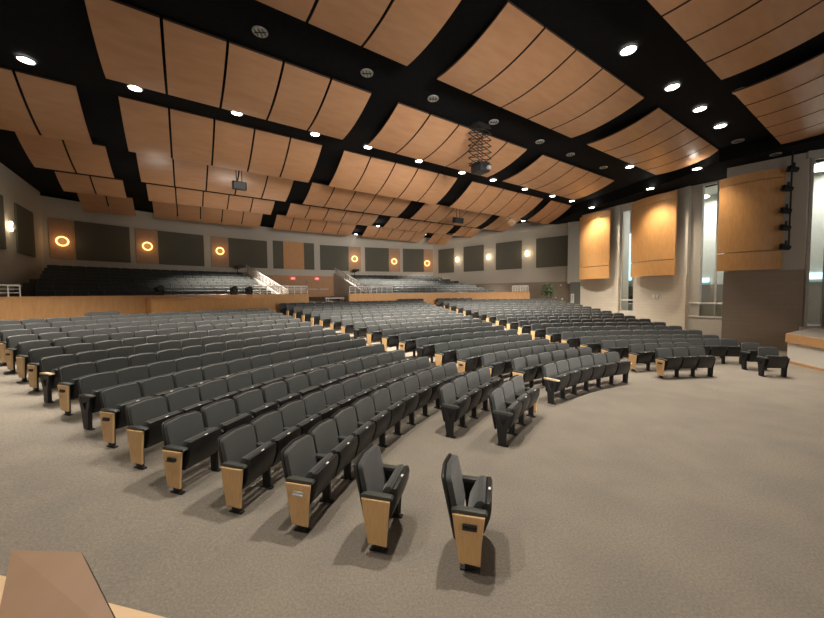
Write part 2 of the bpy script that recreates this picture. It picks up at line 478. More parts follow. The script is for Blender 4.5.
# the many further seats: one object
def low_seat():
    V, F, MI = [], [], []
    def pr(outline, axis, a, b, mi):
        n0 = len(V); n = len(outline)
        for t in (a, b):
            for q in outline:
                V.append((t, q[0], q[1]) if axis == 'x' else (q[0], t, q[1]))
        F.append(tuple(range(n0, n0 + n))); MI.append(mi)
        F.append(tuple(range(n0 + 2 * n - 1, n0 + n - 1, -1))); MI.append(mi)
        for i in range(n):
            j = (i + 1) % n
            F.append((n0 + i, n0 + j, n0 + n + j, n0 + n + i)); MI.append(mi)
    o = rounded_outline(.525, .40, .872, .045, n=2)
    k0 = len(V); pr(o, 'y', -.175, -.105, 0)
    for i in range(k0, len(V)):
        x, y, z = V[i]; V[i] = (x, y - .20 * (z - .4) - .02 * (1 - (x / .26) ** 2), z)
    k0 = len(V); o2 = rounded_outline(.54, .32, .88, .05, n=2); pr(o2, 'y', -.21, -.18, 1)
    for i in range(k0, len(V)):
        x, y, z = V[i]; V[i] = (x, y - .20 * (z - .4) - .02 * (1 - (x / .26) ** 2), z)
    pr([(-.05, .40), (0, .38), (.10, .56), (.13, .645), (.105, .668), (.05, .655)], 'x', -.238, .238, 0)
    pr([(-.045, .335), (.02, .27), (.12, .36), (.185, .55), (.19, .645), (.14, .65), (.02, .40)], 'x', -.245, .245, 1)
    return V, F, MI
def low_end(kind):
    V, F, MI = [], [], []
    def pr(outline, a, b, mi):
        n0 = len(V); n = len(outline)
        for t in (a, b):
            for q in outline: V.append((t, q[0], q[1]))
        F.append(tuple(range(n0, n0 + n))); MI.append(mi)
        F.append(tuple(range(n0 + 2 * n - 1, n0 + n - 1, -1))); MI.append(mi)
        for i in range(n):
            j = (i + 1) % n
            F.append((n0 + i, n0 + j, n0 + n + j, n0 + n + i)); MI.append(mi)
    pr([(-.055, 0), (.045, 0), (.05, .30), (.10, .56), (-.13, .56), (-.06, .30)], -.024, .024, 1)
    pr([(-.175, .556), (.145, .556), (.135, .594), (-.16, .597)], -.032, .032, 3)
    if kind == 'wood':
        pr([(-.105, .095), (.092, .085), (.105, .30), (.135, .558), (-.170, .558), (-.135, .30)], .026, .058, 2)
    return V, F, MI
LS, LE, LW = low_seat(), low_end('leg'), low_end('wood')
V, F, MI = [], [], []
def emit(mesh, s, dx):
    v, f, mi = mesh; n0 = len(V); a = radians(s['ang'] + 90); ca, sa = cos(a), sin(a); P = s['P']
    for x, y, z in v:
        x += dx
        V.append((P.x + x * ca - y * sa, P.y + x * sa + y * ca, P.z + z))
    for q, m_ in zip(f, mi): F.append(tuple(n0 + i for i in q)); MI.append(m_)
for s in rest:
    emit(LS, s, 0)
    emit(LW if (s['left'] or '').startswith('wood') else LE, s, s['w'] / 2)
    if s['right']: emit(LE, s, -s['w'] / 2)
me = bpy.data.meshes.new('auditorium_seats'); me.from_pydata(V, [], F)
for k_ in ('fabric', 'shell', 'oak', 'arm'): me.materials.append(M[k_])
me.polygons.foreach_set('material_index', MI); me.update()
bm = bmesh.new(); bm.from_mesh(me); bmesh.ops.recalc_face_normals(bm, faces=bm.faces); bm.to_mesh(me); bm.free()
o = link(bpy.data.objects.new('auditorium_seats', me))
tag(o, 'remaining dark grey seats filling the rear rows and both raised rear banks', 'seats', None, 'stuff')

# ------------------------------------------------------------------ rear banks, parapets, vestibule
def bank(name, a_left0, a_left1, a_right0, a_right1):
    bm = bmesh.new()
    for j in range(REAR_N):
        R = REAR_R0 + j * REAR_DR; t = j / (REAR_N - 1)
        rin = R - .52 if j else 26.95
        rout = R - .52 + REAR_DR if j < REAR_N - 1 else 37.4
        z = REAR_Z0 + j * REAR_DZ
        aL = lerp(a_left0, a_left1, t); aR = lerp(a_right0, a_right1, t)
        arc_block(bm, aL, aR, rin, rout, 1.0, z - .001)
    return struct(mesh_obj(name, bm, M['riser']))
bank('floor_bank_left', 158, 150.5, 130.6, 130.6)
bank('floor_bank_right', 117.0, 117.0, 88.0, 100.0)

def parapet(name, a0, a1, label, z1=2.63, r0=26.75, r1=26.93):
    t = thing(name, label, 'parapet', pol((a0 + a1) / 2, r0, zf(r0)))
    inv = Matrix.Translation(-t.location)
    bm = bmesh.new(); arc_block(bm, a0, a1, r0, r1, lambda r: zf(r) - .02, z1 - .05)
    bmesh.ops.transform(bm, matrix=inv, verts=bm.verts); mesh_obj('front_board', bm, M['parapet'], t)
    bm = bmesh.new(); arc_block(bm, a0, a1, r0 - .02, r1 + .03, z1 - .05, z1)
    bmesh.ops.transform(bm, matrix=inv, verts=bm.verts); mesh_obj('cap_rail', bm, M['parapet'], t)
    return t
parapet('parapet', 162, 127.6, 'long orange veneer parapet in front of the left raised seats')
parapet('parapet', 121.4, 89.6, 'long orange veneer parapet in front of the right raised seats')
parapet('low_wall', 121.6, 114.2, 'low orange veneer wall before the central rear opening', 2.08, 26.35, 26.5)

# sound booth front on the left
t = thing('sound_booth', 'orange wood fronted sound booth box projecting below the left raised seats', 'booth', pol(140, 26.2, zf(26.2)))
inv = Matrix.Translation(-t.location)
bm = bmesh.new(); arc_block(bm, 146.0, 134.2, 26.05, 26.2, lambda r: zf(r) - .02, 2.42)
bmesh.ops.transform(bm, matrix=inv, verts=bm.verts); mesh_obj('front_board', bm, M['wallwood'], t)
bm = bmesh.new(); arc_block(bm, 146.05, 134.15, 26.0, 26.74, 2.42, 2.47)
bmesh.ops.transform(bm, matrix=inv, verts=bm.verts); mesh_obj('counter', bm, M['wallwood'], t)
for aa in (146.0, 134.45):
    bm = bmesh.new(); arc_block(bm, aa, aa - .25, 26.2, 26.74, lambda r: zf(r) - .02, 2.42)
    bmesh.ops.transform(bm, matrix=inv, verts=bm.verts); mesh_obj('side_board', bm, M['wallwood'], t)

# stair side walls (radial) with sloped tops
def radial_wall(name, ang, r0, r1, zt0, zt1, thick_deg=.35, sgn=1):
    bm = bmesh.new()
    arc_block(bm, ang, ang + sgn * thick_deg, r0, r1, lambda r: zf(r) - .03, lambda r: lerp(zt0, zt1, (r - r0) / (r1 - r0)), n=1)
    return struct(mesh_obj(name, bm, M['wall']))
radial_wall('wall_stair_right', 117.6, 27.0, 37.2, 2.5, 4.75)
radial_wall('wall_stair_left', 130.0, 27.0, 37.2, 2.2, 4.6)

def rail_path(name, label, pts, h=.55, bars=3, posts=8, group='white metal railings'):
    """railing along straight pts [(ang, r, z)...] (z = base)"""
    P = [pol(*q) for q in pts]
    t = thing(name, label, 'railing', P[0], 0, group); o = t.location.copy()
    up = Vector((0, 0, 1))
    bm = bmesh.new()
    for a, b in zip(P[:-1], P[1:]): tube(bm, a - o + up * h, b - o + up * h, .035, 8)
    mesh_obj('top_rail', bm, M['white_rail'], t)
    for q in range(1, bars + 1):
        bm = bmesh.new()
        for a, b in zip(P[:-1], P[1:]): tube(bm, a - o + up * h * q / (bars + 1), b - o + up * h * q / (bars + 1), .016, 6)
        mesh_obj('rail_bar', bm, M['white_rail'], t)
    tot = sum((b - a).length for a, b in zip(P[:-1], P[1:]))
    for i in range(posts + 1):
        d = tot * i / posts
        for a, b in zip(P[:-1], P[1:]):
            L = (b - a).length
            if d <= L + 1e-6:
                q = a.lerp(b, min(d / L, 1)); break
            d -= L
        bm = bmesh.new(); tube(bm, q - o - up * .02, q - o + up * h, .022, 6); mesh_obj('post', bm, M['white_rail'], t)
    return t
rail_path('stair_railing', 'sloping white stair railing beside the left raised seats', [(130.1, 27.2, 2.24), (130.1, 36.9, 4.53)], .62, 4, 12)
rail_path('stair_railing', 'sloping white stair railing beside the right raised seats', [(117.7, 27.2, 2.54), (117.7, 36.9, 4.68)], .5, 4, 12)
rail_path('parapet_railing', 'level white railing on the parapet left of the rear doors', [(135.0, 26.84, 2.63), (131.0, 26.84, 2.63), (127.7, 26.84, 2.63)], .5, 3, 8)
rail_path('parapet_railing', 'level white railing on the parapet right of the rear doors', [(121.3, 26.84, 2.63), (117.0, 26.84, 2.63), (114.2, 26.84, 2.63)], .48, 2, 8)
rail_path('parapet_railing', 'short white boxy railing at the right end of the long parapet', [(92.6, 26.84, 2.63), (89.8, 26.84, 2.63)], .5, 7, 6)
rail_path('parapet_railing', 'level grey railing at the far left end of the raised seats', [(159.5, 26.84, 2.63), (154.4, 26.84, 2.63)], .42, 2, 8)

# back wall and left wall
RB = 37.5
bm = bmesh.new(); arc_block(bm, 148.6, 100.4, RB, RB + .3, 1.5, 8.72, n=40); struct(mesh_obj('wall_back', bm, M['wall']))
bm = bmesh.new(); arc_block(bm, 148.6, 100.4, RB + .02, RB + .3, 8.72, 9.0, n=40); struct(mesh_obj('wall_back_top', bm, M['black']))
cl = pol(148.4, RB); 
bm = bmesh.new(); wall_quad_uv(bm, (cl.x, cl.y), (-14.0, 8.6), -.3, 9.0, .3, (.83, -.55)); struct(mesh_obj('wall_left', bm, M['wall']))

def wall_panel_arc(name, a0, a1, z0, z1, m, label, cat, group, r=RB, th=.07):
    c = pol((a0 + a1) / 2, r - th / 2, (z0 + z1) / 2)
    bm = bmesh.new(); arc_block(bm, a0, a1, r - th, r - .004, z0, z1)
    bmesh.ops.transform(bm, matrix=Matrix.Translation(-c), verts=bm.verts)
    o = mesh_obj(name, bm, m); o.location = c
    return tag(o, label, cat, group)
dark = [(146.2, 141.95, 'large dark acoustic panel at the far left of the back wall'),
        (139.4, 134.8, 'dark acoustic panel second from the left on the back wall'),
        (132.0, 127.2, 'dark acoustic panel just left of the orange wood back wall panel pair'),
        (119.7, 115.3, 'dark acoustic panel just right of the orange wood back wall panel group'),
        (112.6, 108.65, 'dark acoustic panel second from the right on the back wall'),
        (106.2, 102.6, 'dark acoustic panel at the right end of the back wall')]
for a0, a1, lb in dark:
    wall_panel_arc('acoustic_panel', a0, a1, 4.95, 7.45, M['acoustic'], lb, 'panel', 'dark acoustic panels of the back wall')
wall_panel_arc('acoustic_panel', 126.4, 125.03, 4.98, 7.55, M['acoustic'], 'narrow dark panel left of the orange wood panel above the rear doors', 'panel', 'dark acoustic panels of the back wall')
wall_panel_arc('acoustic_panel', 122.07, 120.6, 4.98, 7.55, M['acoustic'], 'narrow dark panel right of the orange wood panel above the rear doors', 'panel', 'dark acoustic panels of the back wall')
wall_panel_arc('wood_wall_cladding', 125.0, 122.1, 4.98, 7.55, M['orangewood'], 'orange wood panel between two dark strips above the rear doors', 'panel', None)
strips = [(148.0, 146.23), (141.45, 139.43), (134.0, 132.03), (115.25, 113.3), (108.62, 106.7), (102.57, 101.0)]
sconce_a = [(147.16, 6.06), (140.45, 6.21), (133.04, 6.27), (114.35, 6.2), (107.77, 6.05), (102.05, 5.9)]
SPOS = ['leftmost', 'second from the left', 'third from the left', 'third from the right', 'second from the right', 'rightmost']
lights_todo = []
for (a0, a1), (sa, sz), w in zip(strips, sconce_a, SPOS):
    wall_panel_arc('wood_strip', a0, a1, 4.95, 7.45, M['stripwood'], f'brown wood strip behind the {w} ring lamp of the back wall', 'panel', 'wood strips of the back wall', th=.05)
    c = pol(sa, RB - .16, sz); nrm = (pol(sa, RB - 1, sz) - pol(sa, RB, sz))
    t = thing('ring_sconce', f'glowing amber ring wall lamp, {w} of six on the back wall', 'lamp', c, 0, 'ring sconces')
    bm = bmesh.new(); torus(bm, (0, 0, 0), .27, .042, nrm); mesh_obj('ring', bm, M['halo'], t, True)
    bm = bmesh.new(); tube(bm, nrm * -.07, nrm * .03, .19, 20); mesh_obj('centre_disc', bm, M['stripwood'], t)
    lights_todo.append((c + nrm * .35, 5, (1, .6, .28), .25))

# vestibule with the rear doors
bm = bmesh.new(); arc_block(bm, 129.9, 117.7, 36.9, 37.4, 4.35, 4.95); struct(mesh_obj('trim_2', bm, M['wall']))
bm = bmesh.new(); arc_block(bm, 129.9, 117.7, 36.95, 37.4, 2.0, 4.36); struct(mesh_obj('wall_vestibule', bm, M['door']))
def rear_door(i, a0, a1):
    bm = bmesh.new(); arc_block(bm, a0, a1, 36.88, 36.955, 2.28, 3.9); d = struct(mesh_obj('door_%d' % i, bm, M['door']))
    bm = bmesh.new()
    arc_block(bm, a0 + .12, a0, 36.84, 36.955, 2.28, 3.98); arc_block(bm, a1, a1 - .12, 36.84, 36.955, 2.28, 3.98); arc_block(bm, a0, a1, 36.84, 36.955, 3.88, 3.98)
    mesh_obj('door_frame', bm, M['stripwood'], d)
    bm = bmesh.new(); am = (a0 + a1) / 2
    arc_block(bm, a0 - .1, a1 + .1, 36.83, 36.88, 3.05, 3.12); mesh_obj('push_bar', bm, M['silver'], d)
for i, (a0, a1) in enumerate([(125.4, 123.9), (123.7, 122.2), (121.9, 120.4), (120.2, 118.7)], 1): rear_door(i, a0, a1)
for (sa, lb) in ((124.0, 'red lit exit sign over the rear doors, beside the left stair railing'), (120.5, 'red lit exit sign over the rear doors, beside the right stair wall')):
    c = pol(sa, 36.84, 4.08); t = thing('exit_sign', lb, 'sign', c, radians(sa - 90), 'exit signs over the rear doors')
    bm = bmesh.new(); box(bm, (0, 0, 0), (.36, .08, .20), bev=.01, seg=1); mesh_obj('sign_box', bm, M['exit'], t)
    cu = bpy.data.curves.new('exit_lettering', 'FONT'); cu.body = 'EXIT'; cu.size = .14; cu.align_x = 'CENTER'; cu.align_y = 'CENTER'; cu.extrude = .004
    tmp = bpy.data.objects.new('tmp_text', cu); COL.objects.link(tmp); bpy.context.view_layer.update()
    em = bpy.data.meshes.new_from_object(tmp.evaluated_get(bpy.context.evaluated_depsgraph_get())); bpy.data.objects.remove(tmp)
    em.materials.clear(); em.materials.append(M['exit_text']); o = bpy.data.objects.new('lettering', em); link(o, t); o.location = (0, -.045, 0); o.rotation_euler = (pi / 2, 0, 0)
# a table and folded things in the opening
t = thing('folding_table', 'white topped folding table standing in the central rear opening', 'table', pol(122.6, 28.2, zf(28.2)), radians(32))
bm = bmesh.new(); box(bm, (0, 0, .78), (1.25, .6, .05), bev=.01, seg=1); mesh_obj('table_top', bm, M['white'], t)
for sx in (-.55, .55):
    for sy in (-.24, .24):
        bm = bmesh.new(); tube(bm, (sx, sy, 0), (sx, sy, .76), .02, 6); mesh_obj('leg', bm, M['silver'], t)
t = thing('equipment_case', 'pale grey equipment case left of the low wall at the rear opening', 'case', pol(126.0, 26.4, zf(26.4)), radians(36))
bm = bmesh.new(); box(bm, (0, 0, .34), (1.1, .5, .66), bev=.03, seg=2); mesh_obj('body', bm, M['silver'], t)
bm = bmesh.new(); box(bm, (0, 0, .68), (1.12, .52, .05), bev=.015, seg=1); mesh_obj('lid', bm, M['white'], t)

def tripod_camera(ang, r, z, label, rz=0.0):
    t = thing('video_camera', label, 'camera', pol(ang, r, z), radians(ang + 90), 'cameras on tripods')
    for k in range(3):
        a = 2 * pi * k / 3 + .5
        bm = bmesh.new(); tube(bm, (.3 * cos(a), .3 * sin(a), 0), (0, 0, .85), .022, 6); mesh_obj('leg', bm, M['fixture'], t)
    bm = bmesh.new(); tube(bm, (0, 0, .8), (0, 0, 1.12), .03, 8); mesh_obj('column', bm, M['fixture'], t)
    bm = bmesh.new(); box(bm, (0, .05, 1.27), (.30, .62, .28), bev=.03, seg=1); mesh_obj('body', bm, M['fixture'], t)
    bm = bmesh.new(); tube(bm, (0, .33, 1.28), (0, .55, 1.28), .09, 12, .11); mesh_obj('lens', bm, M['fixture'], t, True)
    bm = bmesh.new(); box(bm, (-.33, -.12, 1.33), (.34, .05, .22), bev=.01, seg=1); mesh_obj('monitor', bm, M['fixture'], t)
    return t
tripod_camera(131.8, 35.45, REAR_Z0 + 8 * REAR_DZ, 'black video camera on tripod at the top of the left raised seats')
tripod_camera(115.2, 35.45, REAR_Z0 + 8 * REAR_DZ, 'black video camera on tripod at the top of the right raised seats')

def moving_head(ang, r, z, label):
    t = thing('stage_light', label, 'stage light', pol(ang, r, z), radians(ang + 90), 'stage lights along the left parapet')
    bm = bmesh.new(); box(bm, (0, 0, .05), (.30, .26, .10), bev=.02, seg=1); mesh_obj('base', bm, M['fixture'], t)
    bm = bmesh.new()
    box(bm, (-.17, 0, .24), (.05, .12, .32), bev=.01, seg=1); box(bm, (.17, 0, .24), (.05, .12, .32), bev=.01, seg=1); box(bm, (0, 0, .12), (.36, .12, .05))
    mesh_obj('yoke', bm, M['fixture'], t)
    bm = bmesh.new(); tube(bm, (0, -.16, .30), (0, .20, .34), .13, 14, .15); mesh_obj('head', bm, M['fixture'], t, True)
    bm = bmesh.new(); tube(bm, (0, .20, .34), (0, .215, .342), .12, 14); mesh_obj('lens', bm, M['shell'], t)
    ld = bpy.data.lights.new('added_uplight', 'SPOT'); ld.energy = 110; ld.spot_size = radians(150); ld.spot_blend = 1; ld.shadow_soft_size = .1; ld.color = (1, .9, .78)  # upward spot added to brighten the rear ceiling panels, not the head's own beam
    lo_ = bpy.data.objects.new('added_uplight', ld); COL.objects.link(lo_); lo_.parent = t; lo_.location = (0, .1, .55); lo_.rotation_euler = (radians(180), 0, 0)
    return t
moving_head(144.7, 26.84, 2.63, 'black stage light with pale lens on the parapet above the sound booth left end')
moving_head(137.2, 26.84, 2.63, 'small black stage light on the parapet, middle of three over the sound booth')
moving_head(135.4, 26.84, 2.63, 'small black stage light on the parapet near the left stair railing')
bm = bmesh.new(); box(bm, (0, 0, .012), (.5, .34, .02), bev=.004, seg=1); box(bm, (.05, .03, .03), (.4, .3, .016), bev=.004, seg=1)
o = mesh_obj('paper_stack', bm, M['white']); o.location = pol(142.6, 26.4, 2.47); tag(o, 'white sheets of paper lying on the sound booth counter', 'paper')

# ------------------------------------------------------------------ right wall
def outward(p0, p1):
    d = Vector((p1[0] - p0[0], p1[1] - p0[1], 0)).normalized(); n = Vector((d.y, -d.x, 0))
    c = Vector((CX - 4, CY + 8, 0)) - Vector((p0[0], p0[1], 0))
    return n if n.dot(c) < 0 else -n
ZB, ZT = 3.48, 8.35
corner = pol(100.9, RB)
rw0, rw1 = (corner.x, corner.y), (13.55, 28.0)
nin = -outward(rw0, rw1)
bm = bmesh.new(); wall_quad_uv(bm, rw0, rw1, ZB, 9.0, .3, nin); struct(mesh_obj('wall_right', bm, M['wall']))
q0 = (rw0[0] + nin.x * .06, rw0[1] + nin.y * .06); q1 = (rw1[0] + nin.x * .06, rw1[1] + nin.y * .06)
bm = bmesh.new(); wall_quad_uv(bm, q0, q1, -.3, ZB, .36, nin); struct(mesh_obj('wall_right_base', bm, M['block_tan']))
bm = bmesh.new(); wall_quad_uv(bm, (rw0[0] + nin.x * .25, rw0[1] + nin.y * .25), (rw1[0] + nin.x * .25, rw1[1] + nin.y * .25), 8.1, 8.35, .3, nin); struct(mesh_obj('trim_3', bm, M['wall']))

def on_wall_px(px):
    """parameter along the rear right wall for a sight line of slope (px-412)/f"""
    k = (px - 412) / CAM_F
    dx, dy = rw1[0] - rw0[0], rw1[1] - rw0[1]
    return (k * rw0[1] - rw0[0]) / (dx - k * dy)
dirw = Vector((rw1[0] - rw0[0], rw1[1] - rw0[1], 0)); Lw = dirw.length; dirw.normalize()
RP = [(439, 454.4, 'dark acoustic panel nearest the back corner on the right wall'), (464, 484, 'second dark acoustic panel from the corner on the right wall'),
      (496, 521.8, 'third dark acoustic panel from the corner on the right wall'), (536, 569.5, 'dark acoustic panel beside the first curved wood panel on the right wall')]
for x0, x1, lb in RP:
    s0, s1 = on_wall_px(x0) * Lw, on_wall_px(x1) * Lw
    c = Vector((rw0[0], rw0[1], 0)) + dirw * (s0 + s1) / 2 + nin * .04; c.z = 6.05
    bm = bmesh.new(); box(bm, (0, 0, 0), (s1 - s0, .07, 2.55), bev=.012, seg=1)
    o = mesh_obj('acoustic_panel', bm, M['acoustic']); o.location = c; o.rotation_euler = (0, 0, atan2(dirw.y, dirw.x)); tag(o, lb, 'panel', 'dark acoustic panels of the right wall')
for i, (px, w) in enumerate([(457.5, 'farthest of three'), (488.6, 'middle of three'), (527, 'nearest of three')]):
    s0 = on_wall_px(px) * Lw
    c = Vector((rw0[0], rw0[1], 0)) + dirw * s0 + nin * .1; c.z = 6.1
    t = thing('wall_sconce', f'bright warm wall lamp, {w} between the right wall panels', 'lamp', c, atan2(dirw.y, dirw.x), 'sconces of the right wall')
    bm = bmesh.new(); torus(bm, (0, 0, 0), .18, .07, nin); mesh_obj('ring', bm, M['glow'], t, True)
    bm = bmesh.new(); tube(bm, nin * -.08, nin * .05, .17, 18); mesh_obj('centre_disc', bm, M['glow'], t)
    lights_todo.append((c + nin * .45, 10, (1, .78, .5), .25))

# left wall panels and lamp
lw0, lw1 = Vector((cl.x, cl.y, 0)), Vector((-14.0, 8.6, 0))
dl = (lw1 - lw0).normalized(); nl = Vector((dl.y, -dl.x, 0)); nl = nl if nl.dot(Vector((CX, CY, 0)) - lw0) > 0 else -nl
def on_left_px(px):
    k = (px - 412) / CAM_F; dx, dy = lw1.x - lw0.x, lw1.y - lw0.y
    return (k * lw0.y - lw0.x) / (dx - k * dy) * (lw1 - lw0).length
for x0, x1, lb in ((37, 20, 'dark acoustic panel beside the back corner on the left wall'), (8, -14, 'dark acoustic panel at the left edge, nearer than the diamond lamp')):
    s0, s1 = on_left_px(x0), on_left_px(x1)
    c = lw0 + dl * (s0 + s1) / 2 + nl * .04; c.z = 6.1
    bm = bmesh.new(); box(bm, (0, 0, 0), (abs(s1 - s0), .07, 2.5), bev=.012, seg=1)
    o = mesh_obj('acoustic_panel', bm, M['acoustic']); o.location = c; o.rotation_euler = (0, 0, atan2(dl.y, dl.x)); tag(o, lb, 'panel', 'dark acoustic panels of the left wall')
s0 = on_left_px(12.5); c = lw0 + dl * s0 + nl * .12; c.z = 6.02
t = thing('wall_sconce', 'bright diamond shaped lamp on the dark left wall', 'lamp', c, atan2(dl.y, dl.x))
bm = bmesh.new(); box(bm, (0, 0, 0), (.36, .12, .36), rot=Matrix.Rotation(pi / 4, 3, 'Y'), bev=.03, seg=2); mesh_obj('shade', bm, M['glow'], t)
bm = bmesh.new(); box(bm, (0, 0, 0), (.2, .24, .2)); mesh_obj('bracket', bm, M['trimring'], t)
lights_todo.append((c + nl * .5, 7, (1, .8, .52), .2))

# columns with returns: (left corner, right corner)
cols = [((12.72, 25.45), (13.75, 22.5), 'block_light'), ((14.2, 21.6), (15.1, 18.6), 'block_light'), ((14.72, 16.0), (16.45, 14.2), 'block_tan')]
for i, (pl_, pr_, bl) in enumerate(cols, 1):
    n = outward(pl_, pr_)
    bm = bmesh.new(); wall_quad_uv(bm, pl_, pr_, ZB, ZT, .9, -n); struct(mesh_obj('wall_column_%d' % i, bm, M['column'] if i < 3 else M['wall']))
    f_ = n * -.05
    bm = bmesh.new(); wall_quad_uv(bm, (pl_[0] + f_.x, pl_[1] + f_.y), (pr_[0] + f_.x, pr_[1] + f_.y), -.3, ZB, .95, -n); struct(mesh_obj('wall_column_%d_base' % i, bm, M[bl]))
# recess left of the first column, with olive door
bm = bmesh.new(); wall_quad_uv(bm, (13.0, 27.8), (14.5, 27.0), -.2, 3.4, .1, (-.5, -.86)); struct(mesh_obj('door_5', bm, M['olive']))
bm = bmesh.new(); wall_quad_uv(bm, (12.85, 27.95), (15.4, 26.6), 3.3, 9.0, .2, (-.5, -.86)); struct(mesh_obj('wall_return', bm, M['wall']))
t = thing('wall_phone', 'white telephone box mounted on the olive door recess beside the first column', 'telephone', (13.08, 27.55, 2.05), radians(-28))
bm = bmesh.new(); box(bm, (0, 0, 0), (.26, .1, .8), bev=.02, seg=1); mesh_obj('body', bm, M['white'], t)
bm = bmesh.new(); box(bm, (.02, -.07, .1), (.1, .06, .45), bev=.02, seg=1); mesh_obj('handset', bm, M['silver'], t)

# curved wood panels
def curved_panel(pa, pb, z0, z1, bulge, label, m=M['wallwood']):
    pa, pb = Vector((*pa, 0)), Vector((*pb, 0)); n = -outward(pa, pb)
    c = (pa + pb) / 2; c.z = z0
    t = thing('curved_wood_cladding', label, 'panel', c, 0, 'curved wood wall panels')
    N = 24
    def sl(za, zb, nm, off=0.0):
        bm = bmesh.new(); secs = []
        for i in range(N + 1):
            u = i / N; b = bulge * 4 * u * (1 - u)
            f0 = pa.lerp(pb, u) + n * (b + off); f1 = pa.lerp(pb, u) + n * (b - .09)
            secs.append([bm.verts.new((q.x - c.x, q.y - c.y, z - z0)) for q, z in ((f0, za), (f1, za), (f1, zb), (f0, zb))])
        for i in range(N):
            for k in range(4): bm.faces.new((secs[i][k], secs[i][(k + 1) % 4], secs[i + 1][(k + 1) % 4], secs[i + 1][k]))
        bm.faces.new(secs[0]); bm.faces.new(secs[-1][::-1])
        return mesh_obj(nm, bm, m, t, True)
    zj = z0 + .19 * (z1 - z0); zk = z1 - .09 * (z1 - z0)
    sl(z0, zj - .02, 'lower_sheet'); sl(zj + .02, zk - .012, 'main_sheet'); sl(zk + .012, z1, 'upper_sheet')
    # wooden ribs that carry the curved sheets back to the column
    bm = bmesh.new()
    for zz in (z0 + .3, (z0 + z1) / 2, z1 - .3):
        for u in (.1, .9):
            q = pa.lerp(pb, u) + n * (bulge * 4 * u * (1 - u) - .09)
            q2 = q - n * .28
            tube(bm, (q.x - c.x, q.y - c.y, zz - z0), (q2.x - c.x, q2.y - c.y, zz - z0), .03, 6)
    mesh_obj('support_rib', bm, M['steel'], t)
    return t
curved_panel((12.44, 25.2), (13.24, 22.75), 3.5, 8.05, .30, 'curved orange wood wall panel lit from above, farthest of the three')
curved_panel((13.83, 21.45), (14.55, 18.78), 3.5, 8.12, .32, 'curved orange wood wall panel lit from above, middle of the three')
curved_panel((14.35, 15.95), (15.72, 14.42), 3.52, 7.75, .26, 'curved orange wood wall panel with shaded right side, nearest the stage')

# soffit over the columns
bm = bmesh.new()
inner = [(11.5, 28.6), (11.9, 24.6), (12.9, 21.0), (13.5, 17.8), (13.7, 15.3), (15.3, 13.2), (18, 11)]
outer = [(14.6, 29.6), (15.0, 25.5), (15.4, 22.6), (16.2, 19.2), (17.4, 16.6), (18.6, 14.6), (21, 12.2)]
lo = [[bm.verts.new((x, y, 8.3)) for x, y in L_] for L_ in (inner, outer)]
hi = [[bm.verts.new((x, y, 8.95)) for x, y in L_] for L_ in (inner, outer)]
for i in range(len(inner) - 1):
    bm.faces.new((lo[0][i], lo[0][i + 1], lo[1][i + 1], lo[1][i])); bm.faces.new((lo[0][i], lo[0][i + 1], hi[0][i + 1], hi[0][i]))
bm.faces.new((lo[0][0], lo[1][0], hi[1][0], hi[0][0]))
struct(mesh_obj('ceiling_soffit', bm, M['black']))

# windows between the columns
def window(i, a, b, z0, z1, mull, rails=()):
    a, b = Vector((*a, 0)), Vector((*b, 0)); d = (b - a).normalized(); n = outward(a, b); L = (b - a).length; rz = atan2(d.y, d.x)
    c = a + d * L / 2; c.z = z0
    R = Matrix.Rotation(rz, 3, 'Z')
    bm = bmesh.new(); box(bm, (0, 0, (z1 - z0) / 2), (L, .02, z1 - z0)); w = struct(mesh_obj('window_%d' % i, bm, M['glass'])); w.location = c; w.rotation_euler = (0, 0, rz)
    bm = bmesh.new()
    for x in (-L / 2, L / 2): box(bm, (x, 0, (z1 - z0) / 2), (.09, .14, z1 - z0))
    for z in (0, z1 - z0): box(bm, (0, 0, z), (L, .14, .1))
    for x in mull: box(bm, (-L / 2 + x * L, 0, (z1 - z0) / 2), (.07, .12, z1 - z0))
    mesh_obj('window_frame', bm, M['frame'], w)
    bm = bmesh.new(); box(bm, (0, -.08 if False else 0, -(z0 + .3) / 2), (L + .3, .24, z0 + .3)); mesh_obj('window_sill_wall', bm, M['column'], w)
    bm = bmesh.new(); box(bm, (0, 0, (9.0 + z1) / 2 - z0 + .02), (L + .3, .24, 9.0 - z1)); mesh_obj('window_head', bm, M['column'], w)
    for z in rails:
        bm = bmesh.new(); box(bm, (0, -.12, z - z0), (L - .1, .05, .07), bev=.01, seg=1); mesh_obj('guard_rail', bm, M['white_rail'], w)
    return w
window(1, (13.95, 22.5), (14.75, 20.9), 1.32, 7.9, (.45,), (2.05,))
w2 = window(2, (15.35, 18.75), (16.35, 17.2), 1.1, 8.25, (.62,), (1.95, 1.22))
bm = bmesh.new(); box(bm, (-.66, .06, 3.55), (.5, .3, 7.1)); mesh_obj('window_jamb', bm, M['frame'], w2)
bm = bmesh.new(); box(bm, (.2, .1, .47), (1.35, .03, .7)); mesh_obj('guard_panel', bm, M['frame'], w2)
window(3, (16.5, 14.15), (18.6, 13.1), 1.07, 8.0, (.22,), ())
